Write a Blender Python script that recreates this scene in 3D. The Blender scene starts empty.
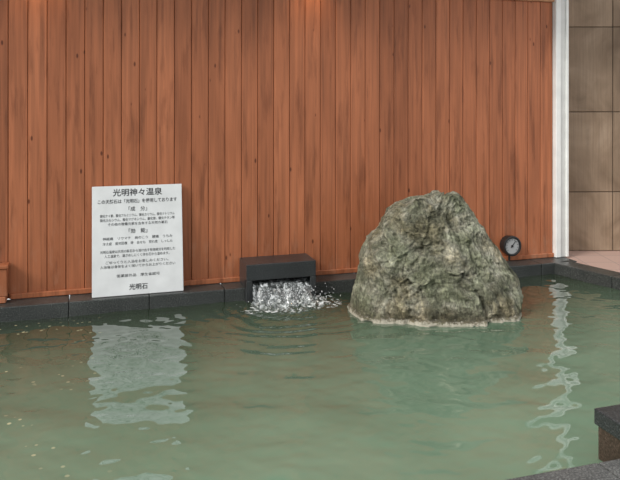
import bpy, bmesh, math, random
import numpy as np
from mathutils import Vector, noise, Matrix
random.seed(4); rng=np.random.default_rng(7)
sc=bpy.context.scene
sc.view_settings.view_transform='Standard'
TH=math.radians(17.2); C,S=math.cos(TH),math.sin(TH)
P0=Vector((-2.374,5.36,0))
def W(s,t,z=0): return Vector((P0.x+s*C-t*S,P0.y+s*S+t*C,z))
# ---------- material helpers
def mat(name):
    m=bpy.data.materials.new(name); m.use_nodes=True
    nt=m.node_tree; b=nt.nodes['Principled BSDF']; return m,nt,b
def nd(nt,t,**k):
    n=nt.nodes.new(t)
    for a,v in k.items():
        if a in n.inputs: n.inputs[a].default_value=v
        else: setattr(n,a,v)
    return n
def ramp(nt,src,stops):
    r=nt.nodes.new('ShaderNodeValToRGB'); e=r.color_ramp.elements
    while len(e)<len(stops): e.new(0.5)
    for i,(p,c) in enumerate(stops): e[i].position=p; e[i].color=(*c,1)
    nt.links.new(src,r.inputs[0]); return r
def coords(nt,scale):
    tc=nt.nodes.new('ShaderNodeTexCoord'); mp=nt.nodes.new('ShaderNodeMapping')
    mp.inputs['Scale'].default_value=scale; nt.links.new(tc.outputs['Object'],mp.inputs['Vector']); return mp
def mix(nt,a,b,f,mode='MIX'):
    m=nt.nodes.new('ShaderNodeMix'); m.data_type='RGBA'; m.blend_type=mode
    for sock,val in ((m.inputs[0],f),(m.inputs[6],a),(m.inputs[7],b)):
        if hasattr(val,'is_linked'): nt.links.new(val,sock)
        elif isinstance(val,(int,float)): sock.default_value=val
        else: sock.default_value=(*val,1)
    return m.outputs[2]
def bump(nt,b,h,strength,dist):
    n=nt.nodes.new('ShaderNodeBump'); n.inputs['Strength'].default_value=strength; n.inputs['Distance'].default_value=dist
    nt.links.new(h,n.inputs['Height']); nt.links.new(n.outputs[0],b.inputs['Normal'])
def speckle(name,c1,c2,c3,rough=.5,sc_=120,spec=.5):
    m,nt,b=mat(name); mp=coords(nt,(1,1,1))
    n=nd(nt,'ShaderNodeTexNoise',Scale=sc_,Detail=3.0); nt.links.new(mp.outputs[0],n.inputs[0])
    n2=nd(nt,'ShaderNodeTexNoise',Scale=3.0,Detail=5.0); nt.links.new(mp.outputs[0],n2.inputs[0])
    r=ramp(nt,n.outputs[0],[(.35,c1),(.55,c2),(.72,c3)])
    r2=ramp(nt,n2.outputs[0],[(.3,(.6,.6,.6)),(.7,(1.1,1.1,1.08))])
    nt.links.new(mix(nt,r.outputs[0],r2.outputs[0],1.0,'MULTIPLY'),b.inputs['Base Color'])
    b.inputs['Roughness'].default_value=rough; b.inputs['Specular IOR Level'].default_value=spec
    bump(nt,b,n.outputs[0],.25,.003); return m
def plain(name,c,rough=.5,metal=0):
    m,nt,b=mat(name); mp=coords(nt,(1,1,1))
    n=nd(nt,'ShaderNodeTexNoise',Scale=6.0,Detail=4.0); nt.links.new(mp.outputs[0],n.inputs[0])
    r=ramp(nt,n.outputs[0],[(.3,tuple(x*.9 for x in c)),(.7,tuple(min(1,x*1.06) for x in c))])
    nt.links.new(r.outputs[0],b.inputs['Base Color']); b.inputs['Roughness'].default_value=rough; b.inputs['Metallic'].default_value=metal
    return m
# wood
def wood(name,base,var=.25,stain=False):
    m,nt,b=mat(name)
    g=nt.nodes.new('ShaderNodeNewGeometry')
    off=nt.nodes.new('ShaderNodeVectorMath'); off.operation='SCALE'; off.inputs[0].default_value=(3,7,41)
    nt.links.new(g.outputs['Random Per Island'],off.inputs['Scale'])
    def co(scale):
        mp=coords(nt,scale); a=nt.nodes.new('ShaderNodeVectorMath'); a.operation='ADD'
        nt.links.new(mp.outputs[0],a.inputs[0]); nt.links.new(off.outputs[0],a.inputs[1]); return a.outputs[0]
    n=nd(nt,'ShaderNodeTexNoise',Scale=1.0,Detail=6.0,Distortion=.6); nt.links.new(co((34,34,1.1)),n.inputs[0])
    n2=nd(nt,'ShaderNodeTexNoise',Scale=1.0,Detail=3.0); nt.links.new(co((3,3,.9)),n2.inputs[0])
    v=nd(nt,'ShaderNodeTexVoronoi',Scale=1.0); nt.links.new(co((7.5,7.5,3.2)),v.inputs[0])
    r=ramp(nt,n.outputs[0],[(.25,tuple(x*.68 for x in base)),(.5,base),(.8,tuple(x*1.28 for x in base))])
    isl=ramp(nt,g.outputs['Random Per Island'],[(0,(1-var,1-var*1.1,1-var*1.2)),(.5,(1,1,1)),(1,(1+var*.5,1+var*.6,1+var*.7))])
    c=mix(nt,r.outputs[0],isl.outputs[0],1.0,'MULTIPLY')
    r2=ramp(nt,n2.outputs[0],[(.3,(.82,.81,.80)),(.7,(1.09,1.12,1.16))])
    c=mix(nt,c,r2.outputs[0],1.0,'MULTIPLY')
    k=ramp(nt,v.outputs[0],[(.045,(.33,.25,.2)),(.08,(1,1,1))])
    c=mix(nt,c,k.outputs[0],1.0,'MULTIPLY')
    if stain:
        mp=coords(nt,(1,1,1)); sx=nt.nodes.new('ShaderNodeSeparateXYZ'); nt.links.new(mp.outputs[0],sx.inputs[0])
        hz=ramp(nt,sx.outputs[2],[(.15,(1,1,1)),(.95,(0,0,0))])
        mps=coords(nt,(9,9,3)); sn=nd(nt,'ShaderNodeTexNoise',Scale=1.0,Detail=8.0,Roughness=.7); nt.links.new(mps.outputs[0],sn.inputs[0])
        sr=ramp(nt,sn.outputs[0],[(.52,(0,0,0)),(.72,(.5,.5,.5))])
        c=mix(nt,c,(.46,.25,.16),mix(nt,hz.outputs[0],sr.outputs[0],1.0,'MULTIPLY'))
        mpd=coords(nt,(14,14,1.6)); dn=nd(nt,'ShaderNodeTexNoise',Scale=1.0,Detail=5.0,Roughness=.6); nt.links.new(mpd.outputs[0],dn.inputs[0])
        dr=ramp(nt,dn.outputs[0],[(.34,(.62,.58,.55)),(.46,(1,1,1))])
        c=mix(nt,c,dr.outputs[0],.8,'MULTIPLY')
    nt.links.new(c,b.inputs['Base Color']); b.inputs['Roughness'].default_value=.5
    b.inputs['Specular IOR Level'].default_value=.35
    bump(nt,b,n.outputs[0],.2,.003); return m
M_wood=wood('cedar_boards',(.405,.134,.057),.16,True)
M_woodt=wood('trim_wood',(.52,.27,.14),.1)
M_woodd=wood('dark_wood',(.22,.075,.04),.15)
M_back=plain('backing',(.05,.02,.012),.9)
M_curb=speckle('dark_granite',(.02,.022,.022),(.06,.065,.062),(.17,.18,.17),.35)
M_black=speckle('black_granite',(.016,.018,.02),(.04,.043,.045),(.10,.105,.11),.3)
M_deck=speckle('grey_granite',(.06,.06,.058),(.13,.13,.125),(.27,.27,.26),.5)
M_white=plain('white_post_paint',(.86,.86,.83),.45)
M_panel=plain('sign_panel',(.74,.75,.75),.4)
M_ink=plain('sign_ink',(.02,.02,.022),.6)
M_blk=plain('black_metal',(.015,.015,.015),.4)
M_face=plain('dial_face',(.42,.42,.42),.35)
M_grout=plain('grout',(.10,.075,.055),.9)
# ---------- mesh helpers
def newobj(name,bm,mats,loc=(0,0,0),rz=0,parent=None,smooth=False):
    me=bpy.data.meshes.new(name); bmesh.ops.recalc_face_normals(bm,faces=bm.faces[:]); bm.to_mesh(me); bm.free()
    for m in mats: me.materials.append(m)
    if smooth:
        for p in me.polygons: p.use_smooth=True
    o=bpy.data.objects.new(name,me); sc.collection.objects.link(o); o.location=loc; o.rotation_euler[2]=rz
    if parent: o.parent=parent
    return o
def box(bm,a,b,mi=0,bev=0,seg=1):
    r=bmesh.ops.create_cube(bm,size=1.0)
    vs=r['verts']
    for v in vs:
        v.co=Vector([(a[i]+b[i])/2+v.co[i]*(b[i]-a[i]) for i in range(3)])
    fs=set(f for v in vs for f in v.link_faces)
    for f in fs: f.material_index=mi
    if bev:
        es=list(set(e for v in vs for e in v.link_edges))
        q=bmesh.ops.bevel(bm,geom=es,offset=bev,segments=seg,affect='EDGES',profile=.6)
        for f in q['faces']: f.material_index=mi
def wall_obj(name,bm,mats,**k): return newobj(name,bm,mats,loc=P0,rz=TH,**k)
# ---------- wood wall
bm=bmesh.new()
box(bm,(-2.6,.242,.112),(5.127,.36,3.0),1)
bw=.1455; s=5.127
while s>-2.45:
    box(bm,(s-bw+.0018,.222,.112),(s-.0018,.246,2.69),0,.0045,1); s-=bw
wall_obj('wall_back',bm,[M_wood,M_back])
bm=bmesh.new(); box(bm,(-2.6,.19,2.69),(5.127,.24,2.78),0,.006); wall_obj('trim_1',bm,[M_woodt])
bm=bmesh.new(); box(bm,(.05,.20,.112),(5.127,.221,.155),0,.005); wall_obj('baseboard_back',bm,[M_wood])
bm=bmesh.new(); box(bm,(-1.6,.10,.112),(.03,.215,.165),0,.006); box(bm,(-.03,.10,.165),(.04,.215,.38),0,.006)
box(bm,(-1.6,.12,.165),(-.03,.215,.38),0,.0)
box(bm,(-1.6,.09,.38),(.05,.215,.41),0,.006); wall_obj('wooden_bench_box',bm,[M_wood])
bm=bmesh.new(); box(bm,(5.129,.17,.112),(5.19,.61,3.0),0,.006); box(bm,(5.19,.185,.112),(5.25,.61,3.0),1,.004); box(bm,(5.25,.17,.112),(5.283,.61,3.0),0,.006)
M_post2=plain('post_grey',(.70,.70,.67),.45)
wall_obj('trim_2',bm,[M_white,M_post2])
# ---------- stone wall right
m,nt,b=mat('brown_stone'); mp=coords(nt,(1,1,1)); g=nt.nodes.new('ShaderNodeNewGeometry')
n=nd(nt,'ShaderNodeTexNoise',Scale=2.2,Detail=8.0,Distortion=1.2); nt.links.new(mp.outputs[0],n.inputs[0])
mp2=coords(nt,(60,60,2)); n2=nd(nt,'ShaderNodeTexNoise',Scale=1.0,Detail=3.0); nt.links.new(mp2.outputs[0],n2.inputs[0])
r=ramp(nt,n.outputs[0],[(.3,(.20,.135,.085)),(.55,(.29,.205,.137)),(.8,(.38,.28,.197))])
i=ramp(nt,g.outputs['Random Per Island'],[(0,(.8,.78,.76)),(1,(1.12,1.12,1.12))])
r2=ramp(nt,n2.outputs[0],[(.3,(.85,.85,.85)),(.7,(1.08,1.08,1.08))])
nt.links.new(mix(nt,mix(nt,r.outputs[0],i.outputs[0],1.0,'MULTIPLY'),r2.outputs[0],1.0,'MULTIPLY'),b.inputs['Base Color'])
b.inputs['Roughness'].default_value=.7; bump(nt,b,n.outputs[0],.4,.01); M_stone=m
bm=bmesh.new(); box(bm,(2.66,7.43,.102),(7.0,7.6,3.0),1)
zs=[.10,.725,1.573,2.474,3.0]; xs=[2.66,3.21,4.1,5.0,5.9,7.0]
for a in range(4):
    for c in range(5):
        box(bm,(xs[c]+.004,7.42,zs[a]+.004),(xs[c+1]-.004,7.47,zs[a+1]-.004),0,.005)
newobj('wall_right',bm,[M_stone,M_grout])
# ---------- curbs
bm=bmesh.new()
s=-2.6
while s<5.0:
    e=min(s+.62,5.25); box(bm,(s,0,-.5),(e-.004,.225,.11),0,.008,2); s+=.62
A=W(4.98,0); D=Vector((.545,-.838,0)).normalized()
L=5.2; k=0
loc_ang=math.atan2(D.y,D.x)-TH
while k<L-.1:
    b2=bmesh.new(); box(b2,(k,0,-.5),(k+.616,.2,.11),0,.008,2)
    bmesh.ops.transform(b2,matrix=Matrix.Translation((4.98,0,0))@Matrix.Rotation(loc_ang,4,'Z'),verts=b2.verts)
    tmp=bpy.data.meshes.new('tmp'); b2.to_mesh(tmp); b2.free(); bm.from_mesh(tmp); bpy.data.meshes.remove(tmp)
    k+=.62
s=-2.6
while s<6.5:
    box(bm,(s,-3.56,-.5),(s+.896,-3.26,.11),1,.008,2); s+=.9
box(bm,(-2.8,-3.26,-.5),(-2.6,.22,.11),0,.008,2)
wall_obj('pool_curb',bm,[M_curb,M_deck])
# decks
m,nt,b=mat('pink_tile'); mp=coords(nt,(1,1,1))
br=nt.nodes.new('ShaderNodeTexBrick'); br.offset=0.0
for kk,v in (('Color1',(.46,.31,.26,1)),('Color2',(.52,.36,.30,1)),('Mortar',(.34,.25,.22,1)),('Scale',1.0),('Mortar Size',.006),('Brick Width',.3),('Row Height',.3)): br.inputs[kk].default_value=v
nt.links.new(mp.outputs[0],br.inputs[0]); nt.links.new(br.outputs[0],b.inputs['Base Color']); b.inputs['Roughness'].default_value=.5
M_pink=m
bm=bmesh.new()
q0=A+Vector((-D.y,D.x,0))*.201
pts=[q0-D*.1,q0+D*5.2,Vector((9,q0.y-4,0)),Vector((9,7.6,0)),Vector((2.3,7.6,0))]
top=[bm.verts.new((p.x,p.y,.10)) for p in pts]; bot=[bm.verts.new((p.x,p.y,-.1)) for p in pts]
bm.faces.new(top); bm.faces.new(bot[::-1])
for i in range(5): j=(i+1)%5; bm.faces.new((top[i],top[j],bot[j],bot[i]))
newobj('floor',bm,[M_pink])
bm=bmesh.new(); box(bm,(-2.8,-8,-.1),(6.4,-3.562,.104)); wall_obj('floor',bm,[M_deck])
# ---------- water
nu,nv=680,460
vv=np.linspace(-3.262,.002,nv); uu=np.linspace(0,1,nu)
Vg,Ug=np.meshgrid(vv,uu,indexing='ij')
Sg=-2.6+Ug*((4.982+.284*(-Vg))+2.6)
H=np.zeros_like(Sg)
for i in range(120):
    lam=math.exp(rng.uniform(math.log(.07),math.log(.8))); a=rng.normal(math.pi/2,.6); ph=rng.uniform(0,6.28)
    if lam<.2: amp=.00011*(lam/.1)
    else: amp=.00036*(lam/.3)
    kx,ky=math.cos(a),math.sin(a)
    warp=.25*np.sin(Sg*rng.uniform(.8,2.4)+rng.uniform(0,6))+.25*np.sin(Vg*rng.uniform(.8,2.4)+rng.uniform(0,6))
    H+=amp*np.sin((kx*Sg+ky*Vg)*2*math.pi/lam+ph+warp*3)
sp=(2.25,-.2)
R=np.sqrt((Sg-sp[0])**2+(Vg-sp[1])**2)
H+=.006*np.sin(2*math.pi*R/.14+np.sin(Sg*9)+np.sin(Vg*11))*np.exp(-R/.7)
H+=.009*np.exp(-(R/.36)**2)*np.sin(Sg*61+3*np.sin(Vg*40))*np.cos(Vg*53+2*np.sin(Sg*37))
co=np.stack([Sg,Vg,H],-1).reshape(-1,3)
idx=np.arange(nu*nv).reshape(nv,nu)
F=np.stack([idx[:-1,:-1],idx[:-1,1:],idx[1:,1:],idx[1:,:-1]],-1).reshape(-1,4)
me=bpy.data.meshes.new('pool_water'); me.from_pydata(co.tolist(),[],F.tolist()); me.update()
me.polygons.foreach_set('use_smooth',[True]*len(me.polygons))
o=bpy.data.objects.new('pool_water',me); sc.collection.objects.link(o); o.location=P0; o.rotation_euler[2]=TH
m,nt,b=mat('milky_green_water'); mp=coords(nt,(1,1,1))
n=nd(nt,'ShaderNodeTexNoise',Scale=.9,Detail=4.0,Distortion=.5); nt.links.new(mp.outputs[0],n.inputs[0])
r=ramp(nt,n.outputs[0],[(.3,(.122,.195,.128)),(.7,(.165,.252,.170))])
v=nd(nt,'ShaderNodeTexVoronoi',Scale=15.0); nt.links.new(mp.outputs[0],v.inputs[0])
sx=nt.nodes.new('ShaderNodeSeparateXYZ'); nt.links.new(mp.outputs[0],sx.inputs[0])
ms=ramp(nt,sx.outputs[0],[(.0,(1,1,1)),(.9,(0,0,0))])
sk=ramp(nt,v.outputs[0],[(.12,(.8,.8,.8)),(.2,(0,0,0))])
n3=nd(nt,'ShaderNodeTexNoise',Scale=2.0,Detail=1.0); nt.links.new(mp.outputs[0],n3.inputs[0])
g3=ramp(nt,n3.outputs[0],[(.5,(0,0,0)),(.6,(1,1,1))])
f=mix(nt,mix(nt,sk.outputs[0],ms.outputs[0],1.0,'MULTIPLY'),g3.outputs[0],1.0,'MULTIPLY')
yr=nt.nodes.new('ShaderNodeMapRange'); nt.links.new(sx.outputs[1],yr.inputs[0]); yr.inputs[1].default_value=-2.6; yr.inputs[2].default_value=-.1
far_refl=ramp(nt,yr.outputs[0],[(0,(1.05,1.05,1.05)),(.45,(.80,.80,.80)),(.8,(.42,.41,.38)),(1,(.18,.17,.15))])  # wood wall's dark reflection painted into the body colour, stronger towards the wall
c=mix(nt,r.outputs[0],far_refl.outputs[0],1.0,'MULTIPLY')
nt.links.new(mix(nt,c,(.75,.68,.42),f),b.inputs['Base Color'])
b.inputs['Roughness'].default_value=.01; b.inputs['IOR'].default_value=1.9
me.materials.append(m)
# ---------- boulder
prof=[(-.30,.29,1.68),(-.03,.325,1.67),(.129,.36,1.675),(.246,.39,1.67),(.364,.415,1.61),(.482,.445,1.525),(.561,.49,1.455),(.639,.545,1.40),(.718,.60,1.355),(.796,.65,1.325),(.84,.69,1.30),(.868,.73,1.28),(.89,.80,1.26),(.905,.93,1.24),(.925,.99,1.20)]
ZT=.925
pz=[p[0] for p in prof]; pl=[p[1] for p in prof]; pr=[p[2] for p in prof]
nz,na=230,360
bm=bmesh.new(); rings=[]
def rid(p): return 1-abs(noise.noise(p))*2
def facets(q,scale,soft,seed):
    d,pt=noise.voronoi(q*scale+Vector((seed,seed*2,seed*3)),distance_metric='DISTANCE')
    qq=q*scale+Vector((seed,seed*2,seed*3))
    def val(c):
        h=noise.cell_vector(c*37.3); rel=qq-c
        return (h.z-.5)*.8+(rel.x*(h.x-.5)+rel.z*(h.y-.5)+rel.y*(h.z-.5))*1.6
    g=d[1]-d[0]; w=max(0,min(1,.5+g/(2*soft))) 
    return val(pt[0])*w+val(pt[1])*(1-w)
for i in range(nz+1):
    f=i/nz; z=-.30+(ZT+.30)*(1-(1-f)**1.15)
    if i==nz: z=ZT
    l=np.interp(z,pz,pl); r_=np.interp(z,pz,pr); cx=(l+r_)/2; hw=(r_-l)/2
    hd=min(.42,.41*(1-max(0,z)/1.08)**.55); cy=5.68+.06*max(z,0)
    ring=[]
    for j in range(na):
        a=2*math.pi*j/na; ca,sa=math.cos(a),math.sin(a); e=.82
        x=cx+hw*math.copysign(abs(ca)**e,ca); y=cy+hd*math.copysign(abs(sa)**e,sa)
        p=Vector((x,y,z)); dvec=Vector((ca,sa,0))
        q=p+Vector((noise.noise(p*3.3),noise.noise(p*3.3+Vector((5,5,5))),noise.noise(p*3.3+Vector((9,1,4)))))*.09
        qs=Vector((q.x-.25*q.z,q.y,q.z*.62))
        rf=0;am=1
        for o_ in range(4):
            rf+=am*(rid(q*(6*2**o_)+Vector((o_*3,1,2)))-.55); am*=.5
        d=.014+.085*facets(qs,3.1,.28,1.7)+.038*facets(qs,7.5,.22,5.2)+.015*facets(q,17,.3,9.1)+.015*rf+.009*noise.noise(q*26)+.006*noise.noise(q*55)+.003*noise.noise(q*110)
        gx=1.05+.33*max(0,.95-z)+.03*math.sin(z*13)
        if sa<0: d-=.055*math.exp(-((x-gx)/.035)**2)*min(1,max(0,(1.0-z)*3))*(.35+.65*abs(math.sin(z*5+1)))
        if sa<0 and x>gx: d-=.055*min(1,(x-gx)/.12)*max(0,1-abs(z-.42)/.42)
        if z<.03: d+=.02
        d=max(-.10,min(.10,d))
        k=.5+.5*abs(sa)
        x+=dvec.x*d*k; y+=dvec.y*d
        tf=min(1,max(0,(z-.76)/.165))
        ring.append(bm.verts.new((x,y,z+(.045*facets(q,7,.2,3.3)+.03*noise.noise(q*9))*tf+.008*noise.noise(q*20))))
    rings.append(ring)
for i in range(nz):
    for j in range(na):
        k=(j+1)%na; bm.faces.new((rings[i][j],rings[i][k],rings[i+1][k],rings[i+1][j]))
tc=sum((v.co for v in rings[-1]),Vector())/na
prev=rings[-1]
for st_ in range(1,20):
    f=1-st_/20; nr=[]
    for v in rings[-1]:
        c=tc+(v.co-tc)*f; u=1-f
        c.z=tc.z+(v.co.z-tc.z)*f**1.5+.010*u*(2-u)+.02*noise.noise(c*9)*min(1,u*4)+.015*noise.noise(c*25)*min(1,u*4)+.006*noise.noise(c*60)*min(1,u*4)
        nr.append(bm.verts.new(c))
    for j in range(na):
        k=(j+1)%na; bm.faces.new((prev[j],prev[k],nr[k],nr[j]))
    prev=nr
cv=bm.verts.new(sum((v.co for v in prev),Vector())/na)
for j in range(na): bm.faces.new((prev[j],prev[(j+1)%na],cv))
m,nt,b=mat('mossy_rock'); mp=coords(nt,(1,1,1))
n=nd(nt,'ShaderNodeTexNoise',Scale=5.0,Detail=10.0,Roughness=.7,Distortion=.9); nt.links.new(mp.outputs[0],n.inputs[0])
mps=coords(nt,(9,9,4.5))
n2=nd(nt,'ShaderNodeTexNoise',Scale=5.0,Detail=10.0,Roughness=.78,Distortion=.5); nt.links.new(mps.outputs[0],n2.inputs[0])
n4=nd(nt,'ShaderNodeTexNoise',Scale=3.2,Detail=6.0,Roughness=.6); 
mp4=coords(nt,(1,1,1)); mp4.inputs['Location'].default_value=(7,3,1); nt.links.new(mp4.outputs[0],n4.inputs[0])
r=ramp(nt,n.outputs[0],[(.34,(.070,.070,.048)),(.45,(.165,.163,.115)),(.55,(.29,.28,.215)),(.66,(.52,.50,.41))])
tint=ramp(nt,n4.outputs[0],[(.40,(.93,.99,.89)),(.5,(1,1,1)),(.62,(1.08,.99,.86))])
r2=ramp(nt,n2.outputs[0],[(.36,(.26,.25,.23)),(.5,(1,1,1)),(.64,(1.65,1.62,1.55))])
c=mix(nt,mix(nt,r.outputs[0],tint.outputs[0],1.0,'MULTIPLY'),r2.outputs[0],1.0,'MULTIPLY')
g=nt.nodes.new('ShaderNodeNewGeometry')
pt=ramp(nt,g.outputs['Pointiness'],[(.40,(.22,.21,.17)),(.5,(1,1,1)),(.60,(1.5,1.48,1.4))])  # crevice shade and ridge highlights painted into the rock colour
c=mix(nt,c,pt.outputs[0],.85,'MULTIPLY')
sx=nt.nodes.new('ShaderNodeSeparateXYZ'); nt.links.new(mp.outputs[0],sx.inputs[0])
ad=nt.nodes.new('ShaderNodeMath'); ad.operation='MULTIPLY_ADD'; nt.links.new(n2.outputs[0],ad.inputs[0]); ad.inputs[1].default_value=.16; nt.links.new(sx.outputs[2],ad.inputs[2])
dk=ramp(nt,ad.outputs[0],[(.11,(.5,.46,.40)),(.22,(1,1,1))])
c=mix(nt,c,dk.outputs[0],1.0,'MULTIPLY')
wl=ramp(nt,ad.outputs[0],[(.092,(1,1,1)),(.108,(.0,.0,.0))])
c=mix(nt,c,(.62,.57,.46),wl.outputs[0])
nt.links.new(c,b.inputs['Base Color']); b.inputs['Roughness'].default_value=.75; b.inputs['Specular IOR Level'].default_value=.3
bump(nt,b,n2.outputs[0],1.0,.03)
newobj('boulder',bm,[m],smooth=True)
# ---------- information sign
sign=bpy.data.objects.new('information_sign',None); sc.collection.objects.link(sign)
sign.location=W(.672,.05,.114); sign.rotation_euler=(Matrix.Rotation(TH,3,'Z')@Matrix.Rotation(math.radians(-9.0),3,'X')).to_euler()
SW,SH=.728,.885
bm=bmesh.new(); box(bm,(0,0,0),(SW,.018,SH),0,.003,2)
newobj('panel',bm,[M_panel],parent=sign)
def text(n_,txt,size,cx,z,fit=None,align='CENTER',bold=0):
    cu=bpy.data.curves.new(n_,'FONT'); cu.body=txt; cu.size=size; cu.align_x=align; cu.align_y='CENTER'; cu.offset=bold; cu.extrude=.0004
    cu.materials.append(M_ink)
    o=bpy.data.objects.new(n_,cu); sc.collection.objects.link(o); o.parent=sign
    o.location=(cx,-.001,z); o.rotation_euler=(math.pi/2,0,0)
    bpy.context.view_layer.update()
    if fit and o.dimensions.x>0: o.scale=(fit/o.dimensions.x,1,1)
X=SW/2
text('title','光明神々温泉',.064,X,SH-.06,.40,bold=.0008)
text('subtitle','この天然石は「光明石」を使用しております',.036,X,SH-.13,.64,bold=.0004)
text('heading_1','「成　分」',.040,X,SH-.195,bold=.0004)
for i,(t_,z,w) in enumerate([('酸化ケイ素、酸化アルミニウム、酸化カリウム、酸化ナトリウム',.245,.60),('酸化カルシウム、酸化マグネシウム、酸化鉄、酸化チタン等',.28,.60),('その他の微量元素を含有する天然の薬石',.315,.48)]): text('line_a%d'%i,t_,.026,X,SH-z,w)
text('heading_2','「効　能」',.040,X,SH-.375,bold=.0004)
for i,(t_,z,w) in enumerate([('神経痛　リウマチ　肩のこり　腰痛　うちみ',.43,.56),('冷え症　疲労回復　痔　あせも　荒れ性　しっしん',.47,.56),('光明石温泉は天然の鉱石から溶け出す有効成分を利用した',.535,.60),('人工温泉で、湯ざめしにくく体を芯から温めます。',.57,.52),('ごゆっくりと入浴をお楽しみください。',.62,.50),('入浴後は身体をよく拭いてからお上がりください',.655,.60),('医薬部外品　厚生省認可',.73,.34)]): text('line_b%d'%i,t_,.026,X,SH-z,w)
text('footer','光明石',.050,X,.06,bold=.0008)
# ---------- water spout
sp_e=bpy.data.objects.new('water_spout',None); sc.collection.objects.link(sp_e); sp_e.location=W(1.905,-.08,0); sp_e.rotation_euler[2]=TH
HW=.61
bm=bmesh.new()
box(bm,(0,0,.185),(HW,.298,.32),0,.006,2)
box(bm,(.0,.02,.113),(.05,.298,.185),0,.003); box(bm,(HW-.05,.02,.113),(HW,.298,.185),0,.003); box(bm,(.05,.24,.113),(HW-.05,.298,.185),0)
box(bm,(0,.0,-.2),(.05,.078,.185),0,.003); box(bm,(HW-.05,.0,-.2),(HW,.078,.185),0,.003)
newobj('stone_hood',bm,[M_black],parent=sp_e)
def foam_mat(name,scale,lo,mid,hi,a0,a1,p0=.38,p1=.5,p2=.62):
    m,nt,b=mat(name); mp=coords(nt,scale)
    n=nd(nt,'ShaderNodeTexNoise',Scale=1.0,Detail=6.0,Roughness=.6,Distortion=1.2); nt.links.new(mp.outputs[0],n.inputs[0])
    r=ramp(nt,n.outputs[0],[(p0,lo),(p1,mid),(p2,hi)])
    nt.links.new(r.outputs[0],b.inputs['Base Color']); b.inputs['Roughness'].default_value=.06
    al=ramp(nt,n.outputs[0],[(p0,(a0,a0,a0)),(p2-.05,(a1,a1,a1))]); nt.links.new(al.outputs[0],b.inputs['Alpha'])
    return m
M_fall=foam_mat('falling_water',(26,26,7),(.10,.11,.11),(.28,.30,.30),(.80,.82,.83),.12,.9,.40,.53,.66)
M_foam=foam_mat('foam_water',(20,20,20),(.12,.15,.12),(.36,.39,.37),(.82,.84,.84),.0,.9,.40,.51,.64)
def curtain(bm,x0,x1,reach,seed,ztop):
    nx,ny=110,50; G=[]
    for j in range(ny+1):
        u=j/ny; row=[]
        for i in range(nx+1):
            x=x0+(x1-x0)*i/nx; xx=x+(x-(x0+x1)/2)*.18*u
            w=noise.noise(Vector((x*20,u*2.0,seed))); w2=noise.noise(Vector((x*45,u*5,seed+4)))
            y=.10-(.06+reach*(1+.4*w))*u**.75 + .012*w+.005*w2*u
            z=ztop*(1-u**2.0)+.014*w*(1-u)+.010*w2*u-.01
            row.append(bm.verts.new((xx,y,z)))
        G.append(row)
    for j in range(ny):
        for i in range(nx): bm.faces.new((G[j][i],G[j][i+1],G[j+1][i+1],G[j+1][i]))
bm=bmesh.new(); curtain(bm,.07,.54,.14,1.3,.165); curtain(bm,.11,.52,.20,7.1,.15)
newobj('falling_water',bm,[M_fall],parent=sp_e,smooth=True)
bm=bmesh.new(); gx_,gy_=170,120; g_=[]
for j in range(gy_+1):
    row=[]
    for i in range(gx_+1):
        x=-.10+.88*i/gx_; y=.06-.56*j/gy_
        e=math.exp(-((x-.36)/.30)**4-((y+.10)/.12)**2); e2=math.exp(-((x-.38)/.35)**2-((y+.16)/.18)**2)
        p=Vector((x,y,0)); w=.5+.5*noise.noise(p*11); w2=noise.noise(p*22); w3=noise.noise(p*42+Vector((3,3,3)))
        h=e*(.01+.11*w*w+.03*w2)+e2*(.024*w2+.010*w3+.008)-.006
        row.append(bm.verts.new((x+.012*noise.noise(p*30),y,h)))
    g_.append(row)
for j in range(gy_):
    for i in range(gx_): bm.faces.new((g_[j][i],g_[j][i+1],g_[j+1][i+1],g_[j+1][i]))
newobj('foam',bm,[M_foam],parent=sp_e,smooth=True)
bm=bmesh.new()
for q in range(260):
    x=random.gauss(.42,.16); y=random.gauss(-.14,.07); z=abs(random.gauss(0,.06))+.01
    if z>.18 or y>-.02 or x>.78: continue
    rr=random.choice([.0015,.002,.0025,.003,.004])
    bmesh.ops.create_icosphere(bm,subdivisions=1,radius=rr,matrix=Matrix.Translation((x,y,z))@Matrix.Diagonal((1,1,random.uniform(.8,2.2),1)))
newobj('droplets',bm,[M_panel],parent=sp_e,smooth=True)
# ---------- thermometer
th=bpy.data.objects.new('wall_thermometer',None); sc.collection.objects.link(th); th.location=W(4.60,.220,.27); th.rotation_euler[2]=TH
def cyl(bm,r,y0,y1,mi,seg=48,r2=None):
    q=bmesh.ops.create_cone(bm,cap_ends=True,segments=seg,radius1=r,radius2=r2 or r,depth=abs(y1-y0),matrix=Matrix.Translation((0,(y0+y1)/2,0))@Matrix.Rotation(math.pi/2,4,'X'))
    for f in set(f for v in q['verts'] for f in v.link_faces): f.material_index=mi
bm=bmesh.new(); cyl(bm,.09,0,-.05,0); cyl(bm,.098,-.05,-.078,0)
N_=64; pr_=[(.098,-.078),(.098,-.09),(.086,-.094),(.076,-.088),(.076,-.076)]
vr=[[bm.verts.new((r*math.cos(2*math.pi*i/N_),y,r*math.sin(2*math.pi*i/N_))) for i in range(N_)] for r,y in pr_]
for a in range(len(pr_)-1):
    for i in range(N_): j=(i+1)%N_; bm.faces.new((vr[a][i],vr[a][j],vr[a+1][j],vr[a+1][i]))
cyl(bm,.076,-.077,-.081,1)
for k in range(-5,6):
    a=math.radians(90-k*26); c_=Vector((math.cos(a)*.062,-.0825,math.sin(a)*.062))
    q=bmesh.ops.create_cube(bm,size=1,matrix=Matrix.Translation(c_)@Matrix.Rotation(-a,4,'Y')@Matrix.Diagonal((.014,.002,.004,1)))
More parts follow.
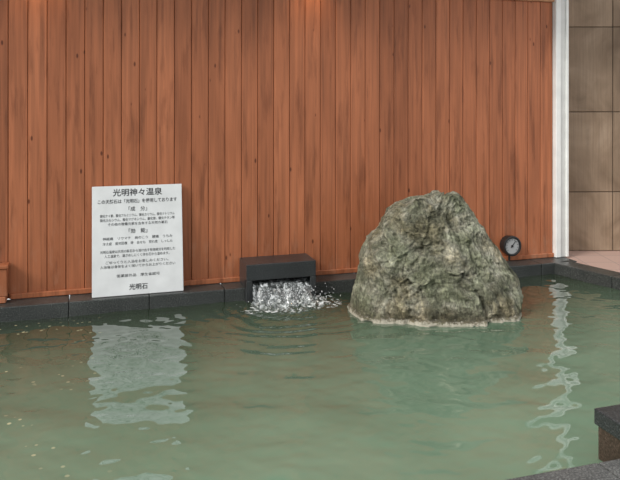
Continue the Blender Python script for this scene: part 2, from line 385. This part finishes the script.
bmesh.ops.create_cube(bm,size=1,matrix=Matrix.Translation((.012,-.0835,.016))@Matrix.Rotation(-math.radians(50),4,'Y')@Matrix.Diagonal((.085,.002,.007,1)))
cyl(bm,.012,-.081,-.087,0,24)
newobj('dial',bm,[M_blk,M_face],parent=th)
bm=bmesh.new(); bmesh.ops.create_cone(bm,cap_ends=True,segments=16,radius1=.010,radius2=.010,depth=.09,matrix=Matrix.Translation((0,-.03,-.105)))
newobj('probe',bm,[M_blk],parent=th)
# ---------- block on near right
bm=bmesh.new(); box(bm,(2.965,-3.235,-.5),(4.6,-3.06,.165),1,.006,2); box(bm,(2.95,-3.25,.165),(4.6,-3.05,.24),0,.006,2)
M_red=speckle('brown_granite',(.035,.022,.016),(.075,.048,.036),(.13,.09,.07),.3)
wall_obj('stone_overflow_box',bm,[M_black,M_red])
# ---------- roof, lamps
bm=bmesh.new(); box(bm,(-2.8,-.30,3.002),(5.6,.65,3.1)); wall_obj('ceiling',bm,[M_woodd])
for i,s_ in enumerate((.27,2.57)):
    lp=bpy.data.objects.new('ceiling_downlight',None); sc.collection.objects.link(lp); lp.location=W(s_,.0,3.0); lp.rotation_euler[2]=TH
    bm=bmesh.new()
    pr_=[(.06,0),(.06,-.10),(.05,-.10),(.045,-.02),(.001,-.02)]
    vr=[[bm.verts.new((r*math.cos(2*math.pi*i/24),r*math.sin(2*math.pi*i/24),y)) for i in range(24)] for r,y in pr_]
    for a in range(4):
        for q in range(24): j=(q+1)%24; bm.faces.new((vr[a][q],vr[a][j],vr[a+1][j],vr[a+1][q]))
    newobj('housing',bm,[M_blk],parent=lp)
    li=bpy.data.lights.new('lamp','SPOT'); li.energy=6; li.color=(1,.66,.32); li.spot_size=math.radians(80); li.spot_blend=1; li.shadow_soft_size=.04
    lo=bpy.data.objects.new('bulb',li); sc.collection.objects.link(lo); lo.parent=lp; lo.location=(0,0,-.11); lo.rotation_euler=(math.radians(22),0,0)
# ---------- light
w=bpy.data.worlds.new('World'); sc.world=w; w.use_nodes=True
w.node_tree.nodes['Background'].inputs[0].default_value=(.95,.98,1,1); w.node_tree.nodes['Background'].inputs[1].default_value=.95
su=bpy.data.lights.new('daylight','SUN'); su.energy=2.5; su.angle=math.radians(22); su.color=(1,.97,.92)
so=bpy.data.objects.new('daylight',su); sc.collection.objects.link(so)
so.rotation_euler=Vector((.75,.62,-.72)).to_track_quat('-Z','Y').to_euler()
# ---------- camera
cam=bpy.data.cameras.new('camera'); cam.sensor_width=36; cam.lens=36*700/620; cam.shift_y=-140/620
co_=bpy.data.objects.new('camera',cam); sc.collection.objects.link(co_); co_.location=(0,0,1.7); co_.rotation_euler=(math.pi/2,0,0); sc.camera=co_
